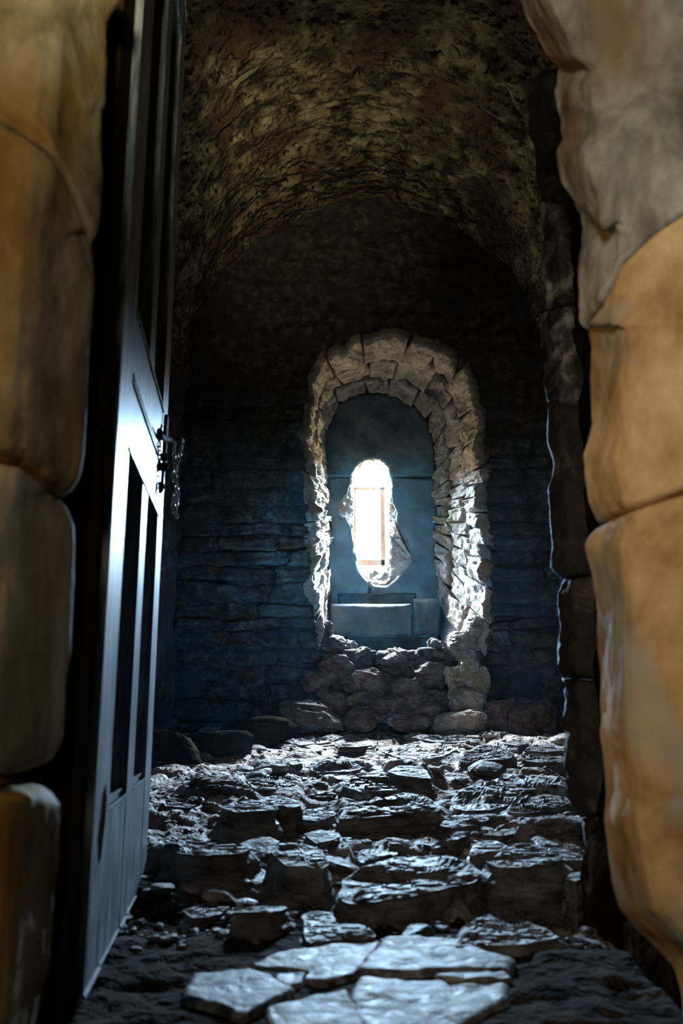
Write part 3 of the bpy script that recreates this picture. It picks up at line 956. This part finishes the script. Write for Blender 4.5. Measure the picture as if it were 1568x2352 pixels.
USR = [(0.0, 120, 1.60), (0.155, 40, 1.44), (0.17, 0, 1.40), (0.24, 8, 1.388), (0.42, 74, 1.265), (0.5, 95, 1.25), (1.0, 430, 1.14)]
K1 = ([1200, 1327, 1380, 1420, 1490, 1568, 1800], [770, 752, 690, 600, 540, 487, 400])
K2 = ([1200, 1366, 1420, 1470, 1568, 1800], [1216, 1206, 1180, 1160, 1130, 1060])
for k, (t, b, m) in enumerate(((flat(-70), shift(K1, -5), M_RIGHT_GREY), (shift(K1, 7), shift(K2, -3), M_RIGHT_TAN), (shift(K2, 4), flat(2420), M_RIGHT_TAN))):
    jamb_stone('stone', silR, USR, t, b, m, wall_front, 320 + k, nu=60, nv=100, side=1, edge=0.013, edge_w=0.022, rough=0.034 if k == 0 else 0.012, rscale=3.6 if k == 0 else 5)

# inner edge of the doorway, dark rough stones
USI = [(0.0, 60, 2.50), (0.18, 14, 2.31), (0.2, 0, 2.27), (0.28, 5, 2.245), (0.5, 40, 2.18), (1.0, 190, 2.15)]
KI = [150, 470, 700, 930, 1325, 1560, 1885, 2400]
for k in range(len(KI) - 1):
    sl = [18, -14, 22, -20, 12, -16, 20, -10, 16, -12, 10, 0]
    t = ([1200, 1300, 1500], [KI[k] + sl[k], KI[k], KI[k] - sl[k]])
    b = ([1200, 1300, 1500], [KI[k + 1] + sl[k + 1] - 3, KI[k + 1] - 3, KI[k + 1] - sl[k + 1] - 3])
    jamb_stone('stone', silI, USI, t, b, M_JAMB_LIT if k in (1, 2) else M_JAMB, wall_front, 340 + k, nu=44, nv=34, side=1, edge=0.012, edge_w=0.07, rough=0.024, rscale=9)

# reveal between the two edges of the right jamb, flaring out at its foot
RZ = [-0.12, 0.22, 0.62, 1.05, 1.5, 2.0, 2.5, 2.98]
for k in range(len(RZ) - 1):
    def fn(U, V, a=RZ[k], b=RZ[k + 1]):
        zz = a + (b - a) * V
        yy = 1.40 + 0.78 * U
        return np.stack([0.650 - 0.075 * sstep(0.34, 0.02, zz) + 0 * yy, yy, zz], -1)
    patch_stone('stone', fn, 40, 24, (1, 0, 0), 0.03, M_SHADE, wall_front, edge=0.010, edge_w=0.08, rough=0.016, rscale=8, seed=380 + k)  # shadow of the reveal put into its near-black colour

# ------------------------------------------------------------------ door
DOOR_A = -0.119                                   # X = DOOR_A * Y + DOOR_B along the swung door
DOOR_B = -0.2434
D_DIR = np.array([DOOR_A, 1.0, 0]) / math.hypot(DOOR_A, 1)
D_N = np.array([D_DIR[1], -D_DIR[0], 0])          # out of the door face, towards the room
D_O = np.array([DOOR_A * 1.514 + DOOR_B, 1.514, 0.02])
DOOR_W, DOOR_T, DOOR_H = 0.932, 0.045, 2.75


def door_piece(name, s0, s1, z0, z1, n0, n1, mat, parent, bev=0.004):
    """A bevelled board of the door: s along its width, n out of its face."""
    bm = bmesh.new()
    bmesh.ops.create_cube(bm, size=1.0)
    M = Matrix(((D_DIR[0], D_N[0], 0), (D_DIR[1], D_N[1], 0), (0, 0, 1)))
    for v in bm.verts:
        q = Vector((s0 + (v.co.x + .5) * (s1 - s0), n0 + (v.co.y + .5) * (n1 - n0), z0 + (v.co.z + .5) * (z1 - z0)))
        v.co = M @ q + Vector(D_O)
    if bev:
        bmesh.ops.bevel(bm, geom=bm.edges[:], offset=bev, segments=2, affect='EDGES')
    bmesh.ops.recalc_face_normals(bm, faces=bm.faces)
    me = bpy.data.meshes.new(name)
    bm.to_mesh(me)
    bm.free()
    me.materials.append(mat)
    o = bpy.data.objects.new(name, me)
    COL.objects.link(o)
    o.parent = parent
    o.location = -world_loc(parent)
    return o


door = tag(empty('door_1', tuple(D_O)), kind='structure')
ST = [(0.0, 0.156), (0.427, 0.527), (0.80, 0.932)]
for s0, s1 in (ST[0], ST[2]):
    door_piece('stile', s0, s1, 0.0, DOOR_H, -DOOR_T, 0.0, M_DOOR, door)
door_piece('stile', ST[1][0], ST[1][1], 0.0, 0.985, -DOOR_T, 0.0, M_DOOR, door)
door_piece('stile', ST[1][0], ST[1][1], 1.29, 2.55, -DOOR_T, 0.0, M_DOOR, door)
for z0, z1 in ((0.985, 1.130), (1.148, 1.29), (2.55, 2.75)):
    door_piece('rail', 0.157, 0.799, z0, z1, -DOOR_T + 0.004, -0.0015, M_DOOR, door, 0.005)
door_piece('backing_strip', 0.157, 0.799, 1.10, 1.18, -DOOR_T - 0.012, -DOOR_T - 0.002, M_DOORDARK, door, 0)
for a, b in ((0.156, 0.427), (0.527, 0.80)):
    door_piece('kick_board', a + 0.001, b - 0.001, 0.0, 0.27, -DOOR_T + 0.004, -0.0015, M_DOOR, door, 0.003)
for z0, z1 in ((0.27, 0.985), (1.29, 2.55)):
    for a, b in ((0.156, 0.427), (0.527, 0.80)):
        p = door_piece('panel', a, b, z0, z1, -DOOR_T + 0.002, -DOOR_T + 0.010, M_DOORDARK, door, 0)
        for q in range(1, 3):
            s = a + (b - a) * q / 3
            door_piece('bead', s - 0.004, s + 0.004, z0, z1, -DOOR_T + 0.010, -DOOR_T + 0.014, M_DOORDARK, p, 0)
for a, b in ((0.156, 0.427), (0.527, 0.80)):
    door_piece('bevel_strip', a, b, 0.27, 0.283, -DOOR_T + 0.012, -0.012, M_DOOR, door, 0.004)
# dark knot low on the near stile
kb = np.array([(0.045, 0.235), (0.075, 0.19), (0.10, 0.20), (0.125, 0.255), (0.128, 0.295), (0.105, 0.325), (0.075, 0.31)])
kv = [D_O + D_DIR * s + D_N * 0.0006 + np.array([0, 0, zz]) for s, zz in kb] + [D_O + D_DIR * s - D_N * 0.02 + np.array([0, 0, zz]) for s, zz in kb]
n7 = len(kb)
link_mesh('knot', kv, [tuple(range(n7)), tuple(range(2 * n7 - 1, n7 - 1, -1))] + [(i, (i + 1) % n7, n7 + (i + 1) % n7, n7 + i) for i in range(n7)], M_SHADE, door, smooth=False)
# post the door hangs on
post = tag(empty('door_2', (-0.47, 1.47, 0)), kind='structure')
post.name = 'trim_1'
link_mesh('door_post', box_verts((-0.475, 1.455, 1.4), (0.075, 0.07, 2.9)), BOX_F, M_DOORDARK, post, smooth=False)


def tube(path, r, seg=8, closed=False):
    path = np.asarray(path, float)
    n = len(path)
    V, Fc = [], []
    for i in range(n):
        a = path[(i - 1) % n] if (closed or i > 0) else path[0]
        b = path[(i + 1) % n] if (closed or i < n - 1) else path[-1]
        t = Vector(b - a).normalized()
        u = t.orthogonal().normalized()
        ref = Vector((0.3, 0.2, 0.93))
        u = (ref - t * ref.dot(t)).normalized() if abs(ref.dot(t)) < 0.97 else u
        w = t.cross(u)
        for k in range(seg):
            an = 2 * math.pi * k / seg
            V.append(Vector(path[i]) + u * (r * math.cos(an)) + w * (r * math.sin(an)))
    for i in range(n if closed else n - 1):
        for k in range(seg):
            Fc.append((i * seg + k, i * seg + (k + 1) % seg, ((i + 1) % n) * seg + (k + 1) % seg, ((i + 1) % n) * seg + k))
    if not closed:
        Fc += [tuple(range(seg)), tuple((n - 1) * seg + k for k in range(seg))]
    return np.array([tuple(v) for v in V]), Fc


def dpt(s, n, zz):
    return D_O + D_DIR * s + D_N * n + np.array([0, 0, zz])


# iron latch at the free edge of the door: plate, bolt that sticks out past the edge, hasp and drop handle


def PD(px, py, gap=0.10):
    """A point a little in front of the door face at a pixel on it, or beside its free edge."""
    u, r = ray(px, py)
    Yd = -DOOR_B / (DOOR_A - u) if px < 379 else 2.42
    return P(px, py, min(Yd, 2.42) - gap)


lat = link_mesh('latch', box_verts(dpt(0.875, 0.004, 1.22), (0.045, 0.008, 0.16), np.stack([D_DIR, D_N, [0, 0, 1]], 1)), BOX_F, M_IRON, door, smooth=False)
for nm, pts, r in (('bolt', [PD(366, 990), PD(369, 1000), PD(376, 1007), P(392, 1009, 2.36), P(412, 1010, 2.42), P(418, 1013, 2.44)], 0.0085),
                   ('hasp', [PD(379, 978), PD(378.5, 1000), PD(377.5, 1028), PD(376, 1046)], 0.0055),
                   ('drop_handle', [PD(376, 1062), PD(374, 1084), PD(372, 1108)], 0.0048)):
    bv, bf = tube(pts, r)
    link_mesh(nm, bv, bf, M_IRON, lat)
for nm, px, py, rr_, sd in (('staple', 376, 1050, (0.010, 0.009, 0.014), 5), ('staple', 375, 1072, (0.013, 0.012, 0.013), 7), ('handle_grip', 371, 1118, (0.009, 0.008, 0.018), 6)):
    v, f = blob(PD(px, py, 0.09), rr_, sd, 16, 12, 10, 0.02)
    link_mesh(nm, v, f, M_IRON, lat)


def chain(name, pts, label, r=0.0024, link=0.023, mat=None):
    pts = np.asarray(pts, float)
    mat = mat or M_CHAIN
    root = tag(empty(name, tuple(pts[0])), label, 'chain', 'iron chains on the door')
    seg = np.linalg.norm(np.diff(pts, axis=0), axis=1)
    L = np.concatenate([[0], np.cumsum(seg)])
    n = int(L[-1] / (link * 0.78))
    me = None
    for k in range(n):
        s = (k + 0.5) * link * 0.78
        c = np.array([np.interp(s, L, pts[:, j]) for j in range(3)])
        d = np.array([np.interp(s + 0.004, L, pts[:, j]) - np.interp(s - 0.004, L, pts[:, j]) for j in range(3)])
        if me is None:
            an = np.linspace(0, 2 * math.pi, 14, endpoint=False)
            ring = np.stack([0.0058 * np.cos(an), 0 * an, (link / 2 - 0.002) * np.sin(an)], -1)
            v, f = tube(ring, r, 6, True)
            o = link_mesh('link', v, f, mat, root)
            me = o.data
        else:
            o = bpy.data.objects.new('link', me)
            COL.objects.link(o)
            o.parent = root
        q = Vector(d).to_track_quat('Z', 'Y').to_matrix() @ Matrix.Rotation(math.pi / 2 * (k % 2) + 0.5 + 0.2 * math.sin(k), 3, 'Z')
        o.matrix_local = Matrix.Translation(Vector(c) - root.location) @ q.to_4x4()
    return root


YC = 2.50
chain('iron_chain', [P(415, 1013, YC), P(416, 1030, YC), P(408, 1060, YC), P(402, 1082, YC), P(404, 1110, YC), P(409, 1138, YC), P(403, 1168, YC), P(407, 1192, YC)],
      'thin rusty chain hanging free from the end of the door bolt')
chain('iron_chain', [P(401, 1014, YC + .01), P(399, 1040, YC + .01), P(401, 1075, YC + .01), P(397, 1100, YC + .01), P(404, 1122, YC + .01), P(398, 1145, YC + .01), P(397, 1182, YC + .01)],
      'thinner chain just left of the free hanging one, close to the door edge', r=0.0019)
chain('iron_chain', [PD(366, 998, .07), PD(365, 1020, .07), PD(367, 1042, .07), PD(363, 1075, .07), PD(362, 1110, .07), PD(358, 1150, .07)],
      'thin chain lying against the pale face of the door under the latch', r=0.0014, mat=M_IRON)

# ------------------------------------------------------------------ window in the slit
window = tag(empty('window_1', tuple(P(850, 1298, 6.76))), kind='structure')


def win_bar(name, x0, x1, y0, y1, Y, dep, mat, parent):
    a, b = P(x0, y1, Y), P(x1, y0, Y)
    v = [(x, y, zz) for x in (a[0], b[0]) for y in (Y, Y + dep) for zz in (a[2], b[2])]
    bm = bmesh.new()
    vs = [bm.verts.new(q) for q in v]
    for fc in BOX_F:
        bm.faces.new([vs[i] for i in fc])
    bmesh.ops.recalc_face_normals(bm, faces=bm.faces)
    bmesh.ops.bevel(bm, geom=bm.edges[:], offset=0.003, segments=1, affect='EDGES')
    me = bpy.data.meshes.new(name)
    bm.to_mesh(me)
    bm.free()
    me.materials.append(mat)
    o = bpy.data.objects.new(name, me)
    COL.objects.link(o)
    o.parent = parent
    o.location = -world_loc(parent)
    return o


YW = 6.74
win_bar('frame_stile', 811, 817.5, 1118, 1299, YW, 0.05, M_FRAME, window)
win_bar('frame_stile', 874.5, 883.5, 1118, 1299, YW, 0.06, M_FRAME, window)
win_bar('frame_rail', 811, 883.5, 1119, 1125, YW, 0.04, M_FRAME, window)
win_bar('frame_rail', 811, 883.5, 1285, 1299, YW, 0.06, M_FRAME, window)
win_bar('pane', 817, 875, 1124, 1286, YW + 0.02, 0.004, M_GLASS, window)

# portal over the slit so that the renderer finds the sky through it
pl = bpy.data.lights.new('sky_portal', 'AREA')
pl.shape = 'RECTANGLE'
pc0, pc1 = P(765, 1350, Y_OUT), P(945, 1010, Y_OUT)
pl.size, pl.size_y = abs(pc1[0] - pc0[0]), abs(pc1[2] - pc0[2])
pl.cycles.is_portal = True
po = bpy.data.objects.new('sky_portal', pl)
COL.objects.link(po)
po.location = ((pc0[0] + pc1[0]) / 2, Y_OUT + 0.005, (pc0[2] + pc1[2]) / 2)
po.rotation_euler = (-math.pi / 2, 0, 0)

# ------------------------------------------------------------------ floor stones
def slab_rock(name, poly, base_y, D, sd, mat=None, parent=None, spread=1.05, lay=0.010, n=110, skew=(0, 0)):
    poly = np.asarray(poly, float)
    Yf, zf, m = rock_plane(poly, base_y, D)
    u, r = ray(poly[:, 0], poly[:, 1])
    Y = (zf - m * Yf - CAM_Z) / (r - m)
    Y = np.clip(Y, Yf - 0.06, Yf + D + 0.12)
    ring = np.stack([u * Y, Y, CAM_Z + r * Y], -1)
    # resample, break up the outline
    seg = np.linalg.norm(np.roll(ring, -1, 0) - ring, axis=1)
    L = np.concatenate([[0], np.cumsum(seg)])
    s = np.linspace(0, L[-1], n, endpoint=False)
    rc = np.concatenate([ring, ring[:1]])
    ring = np.stack([np.interp(s, L, rc[:, j]) for j in range(3)], -1)
    for _ in range(3):
        ring = 0.5 * ring + 0.25 * (np.roll(ring, 1, 0) + np.roll(ring, -1, 0))
    cen = ring.mean(0)
    size = max(np.ptp(ring[:, 0]), 0.08)
    q = ring - cen
    q[:, :2] *= (1 + 0.07 * fbm(ring, 13, 4, sd))[:, None]
    ring = cen + q
    zb = min(float(floor_z(0, Yf)), float(floor_z(0, Yf + D))) - 0.07
    rings = []
    H = np.maximum(ring[:, 2] - zb, 0.02)
    NS, NT = 18, 20
    dirv = (ring - cen)[:, :2]
    dirv = dirv / np.maximum(np.linalg.norm(dirv, axis=1), 1e-6)[:, None]
    rr = np.random.RandomState(sd)
    cuts = np.sort(rr.uniform(0.06, 0.75, 4))
    amp = min(1.0, size * 3.2)
    lays = [fbm(ring, (8, 8, 1), 4, sd + 50 + q) * 0.022 + 0.012 * q for q in range(5)]
    for k in range(NS):                                       # sides, bottom to top, in beds of slate
        t = 1 - k / NS
        R = ring.copy()
        R[:, 2] = ring[:, 2] - H * t
        out = 1 + (spread - 1) * t
        R[:, :2] = cen[:2] + (ring[:, :2] - cen[:2]) * out
        tj = t + 0.10 * fbm(R, 6, 3, sd + 1)
        e = np.zeros(n)
        for q in range(5):
            lo = -1 if q == 0 else cuts[q - 1]
            hi = 9 if q == 4 else cuts[q]
            e = e + lays[q] * ((tj >= lo) & (tj < hi))
        e = e + fbm(R, (9, 9, 30), 4, sd + 2) * 0.016
        e = e * min(1, 5 * t) - 0.010 * sstep(0.14, 0.0, t)
        R[:, :2] += dirv * e[:, None] * amp
        rings.append(R)
    for k in range(NT):                                       # top, edge to centre
        t = (k / NT) ** 0.9
        R = cen + (ring - cen) * (1 - t)
        a = fbm(R, (6, 20, 3), 5, sd + 6)
        a = a + 0.8 * fbm(R, (4, 6, 1), 3, sd + 8)
        ter = np.round(a * 4) / 4
        R[:, 2] += 1.7 * lay * (0.75 * ter + 0.25 * a) * min(1.0, 6 * t + 0.15) * min(1, size * 4)
        rings.append(R)
    V = np.concatenate(rings + [cen[None] + [[0, 0, 0.005]]])
    Fc = [(k * n + i, k * n + (i + 1) % n, (k + 1) * n + (i + 1) % n, (k + 1) * n + i) for k in range(len(rings) - 1) for i in range(n)]
    last = (len(rings) - 1) * n
    Fc += [(last + i, last + (i + 1) % n, len(V) - 1) for i in range(n)]
    Fc.append(tuple(range(n - 1, -1, -1)))
    return link_mesh(name, V, Fc, mat or M_SLATE, parent, smooth=False, origin=(cen[0], cen[1], zb + 0.07))


for k, (poly, by, D, lab) in enumerate(ROCKS):
    o = slab_rock('rock', poly, by, D, 1200 + k * 9, spread=1.25 if k in (4, 23) else 1.12)
    tag(o, lab, 'rock')

for k, (poly, by, D) in enumerate(BEDDED):
    slab_rock('stone', poly, by, D, 1700 + k * 9, mat=M_FLAG if k in (0, 2, 4, 5, 6, 7) else M_SLATE, parent=floor, lay=0.016)

FLAGS = [
    [(575, 2222), (640, 2190), (720, 2170), (800, 2161), (866, 2165), (852, 2200), (806, 2246), (745, 2262), (708, 2252), (716, 2232), (660, 2226)],
    [(858, 2200), (882, 2166), (960, 2159), (1060, 2166), (1086, 2186), (1172, 2212), (1166, 2236), (1000, 2240), (852, 2246), (820, 2244)],
    [(828, 2253), (1000, 2258), (1152, 2268), (1156, 2302), (1060, 2356), (880, 2410), (806, 2330)],
    [(998, 2250), (1160, 2242), (1164, 2262), (1020, 2262)],
    [(620, 2318), (720, 2290), (796, 2282), (840, 2366), (640, 2440)],
    [(440, 2248), (570, 2238), (648, 2266), (664, 2290), (560, 2344), (420, 2304)],
    [(632, 2240), (704, 2235), (700, 2262), (662, 2268), (636, 2258)],
]
for k, poly in enumerate(FLAGS):
    pp = np.asarray(poly, float)
    w3 = np.array([PF(x, y) for x, y in pp])
    cen = w3.mean(0)
    w3 = cen + (w3 - cen) * 1.065

    def fn(U, V, w3=w3, cen=cen):
        L = np.linalg.norm(np.roll(w3, -1, 0) - w3, axis=1)
        S = np.concatenate([[0], np.cumsum(L)])
        rc = np.concatenate([w3, w3[:1]])
        e = np.stack([np.interp(U * S[-1], S, rc[:, j]) for j in range(3)], -1)
        e[..., :2] += (0.008 * fbm(e, 14, 3, 77))[..., None]
        p = e * V[..., None] + cen * (1 - V[..., None])
        p[..., 2] = 0.006 + 0.003 * fbm(p, 3, 3, 78) + (0.004 if k % 2 else -0.003)
        return p
    n_u, n_v = 90, 16
    U, V = np.meshgrid(np.linspace(0, 1, n_u, endpoint=False), np.linspace(0.0, 1, n_v), indexing='ij')
    p = fn(U, V)
    p[..., 2] += 0.004 * fbm(p, 16, 4, 80 + k)
    p[:, -1, 2] -= 0.006
    skirt = p[:, -1:, :] + np.array([0, 0, -0.06])
    p = np.concatenate([p, skirt], 1)
    link_mesh('flagstone', p.reshape(-1, 3), grid_faces(n_u, n_v + 1, wrap_u=True), M_FLAG, floor, smooth=True)

# boulders along the foot of the left side
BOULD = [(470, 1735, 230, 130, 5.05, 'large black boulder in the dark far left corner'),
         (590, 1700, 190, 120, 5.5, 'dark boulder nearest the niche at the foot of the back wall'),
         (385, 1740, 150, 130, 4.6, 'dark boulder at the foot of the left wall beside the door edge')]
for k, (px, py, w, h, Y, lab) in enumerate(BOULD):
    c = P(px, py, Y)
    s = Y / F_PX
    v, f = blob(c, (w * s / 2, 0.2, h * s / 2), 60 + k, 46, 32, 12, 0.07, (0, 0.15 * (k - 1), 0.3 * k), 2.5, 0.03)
    o = link_mesh('boulder', v, f, M_SHADE, None, smooth=False, origin=(c[0], c[1], float(floor_z(0, Y))))  # shade of the unlit corner put into the near-black colour
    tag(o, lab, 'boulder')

# small broken stones bedded between the rocks
rsb = np.random.RandomState(8)
for k in range(105):
    y = 2.25 + 3.5 * rsb.rand() ** 1.1
    x = rsb.uniform(-0.235 * y, 0.262 * y)
    w = rsb.uniform(0.022, 0.085) * (0.6 + 0.12 * y)
    hgt = w * rsb.uniform(0.18, 0.42)
    v, f = blob((x, y, floor_at(x, y) + hgt * 0.35), (w, w * rsb.uniform(.6, 1.1), hgt), 5000 + k, 20, 12, 9, 0.06,
                (rsb.uniform(-.3, .3), rsb.uniform(-.3, .3), rsb.uniform(0, 3)), 3.0, 0.03)
    link_mesh('stone', v, f, M_SLATE if k % 3 else M_DIRT, floor, smooth=False)

# loose chips of stone, far too many to count
rsn = np.random.RandomState(4)
gv, gf = [], []
for k in range(2600):
    y = 1.9 + 4.0 * rsn.rand() ** 1.15
    x = rsn.uniform(-0.26 * y - 0.1, 0.27 * y + 0.05)
    x = max(min(x, 1.5), -1.1)
    r = 0.004 + 0.011 * rsn.rand() ** 3
    zc = floor_at(x, y) + r * 0.3
    v, f = blob((x, y, zc), (r * rsn.uniform(.8, 1.6), r * rsn.uniform(.8, 1.5), r * 0.6), 3000 + k, 6, 5, 7, 0.05)
    gf.append((f, len(v)))
    gv.append(v)
off = 0
allf = []
for (f, n_) in gf:
    allf += [tuple(i + off for i in q) for q in f]
    off += n_
gravel = link_mesh('gravel', np.concatenate(gv), allf, M_SLATE, None, smooth=False, fix=False)
tag(gravel, 'loose chips of stone scattered over the earth floor', 'gravel', kind='stuff')

# two fallen leaves
for k, (px, py, a, lab) in enumerate(((557, 2056, 0.4, 'tiny orange leaf at the foot of the wedge shaped boulder'), (1136, 2062, 1.9, 'small orange leaf on the earth beside the broad slab'))):
    c = PF(px, py)
    zc = floor_at(c[0], c[1]) + 0.004
    t = np.linspace(0, 1, 9)
    w = 0.006 * np.sin(math.pi * t) ** 0.8
    ln = 0.018
    up = [((ti - .5) * ln, wi, 0.004 * math.sin(3 * ti)) for ti, wi in zip(t, w)]
    dn = [((ti - .5) * ln, -wi, 0.004 * math.sin(3 * ti) + 0.001) for ti, wi in zip(t, w)]
    vv = np.array(up + dn)
    vv = np.concatenate([vv, vv - [0, 0, 0.0006]])
    R = np.array(Matrix.Rotation(a, 3, 'Z') @ Matrix.Rotation(0.5, 3, 'X'))
    fs = [(i, i + 1, 10 + i, 9 + i) for i in range(8)] + [(18 + i, 27 + i, 28 + i, 19 + i) for i in range(8)]
    tag(link_mesh('leaf', vv @ R.T + [c[0], c[1], zc], fs, M_LEAF, None, origin=(c[0], c[1], zc)), lab, 'leaf')

# ------------------------------------------------------------------ haze in the chamber
hz = link_mesh('haze', box_verts((0.19, 4.45, 2.1), (2.7, 4.25, 4.3)), BOX_F, M_HAZE, smooth=False)
tag(hz, 'faint blue haze filling the chamber in front of the bright slit', 'haze', kind='stuff')
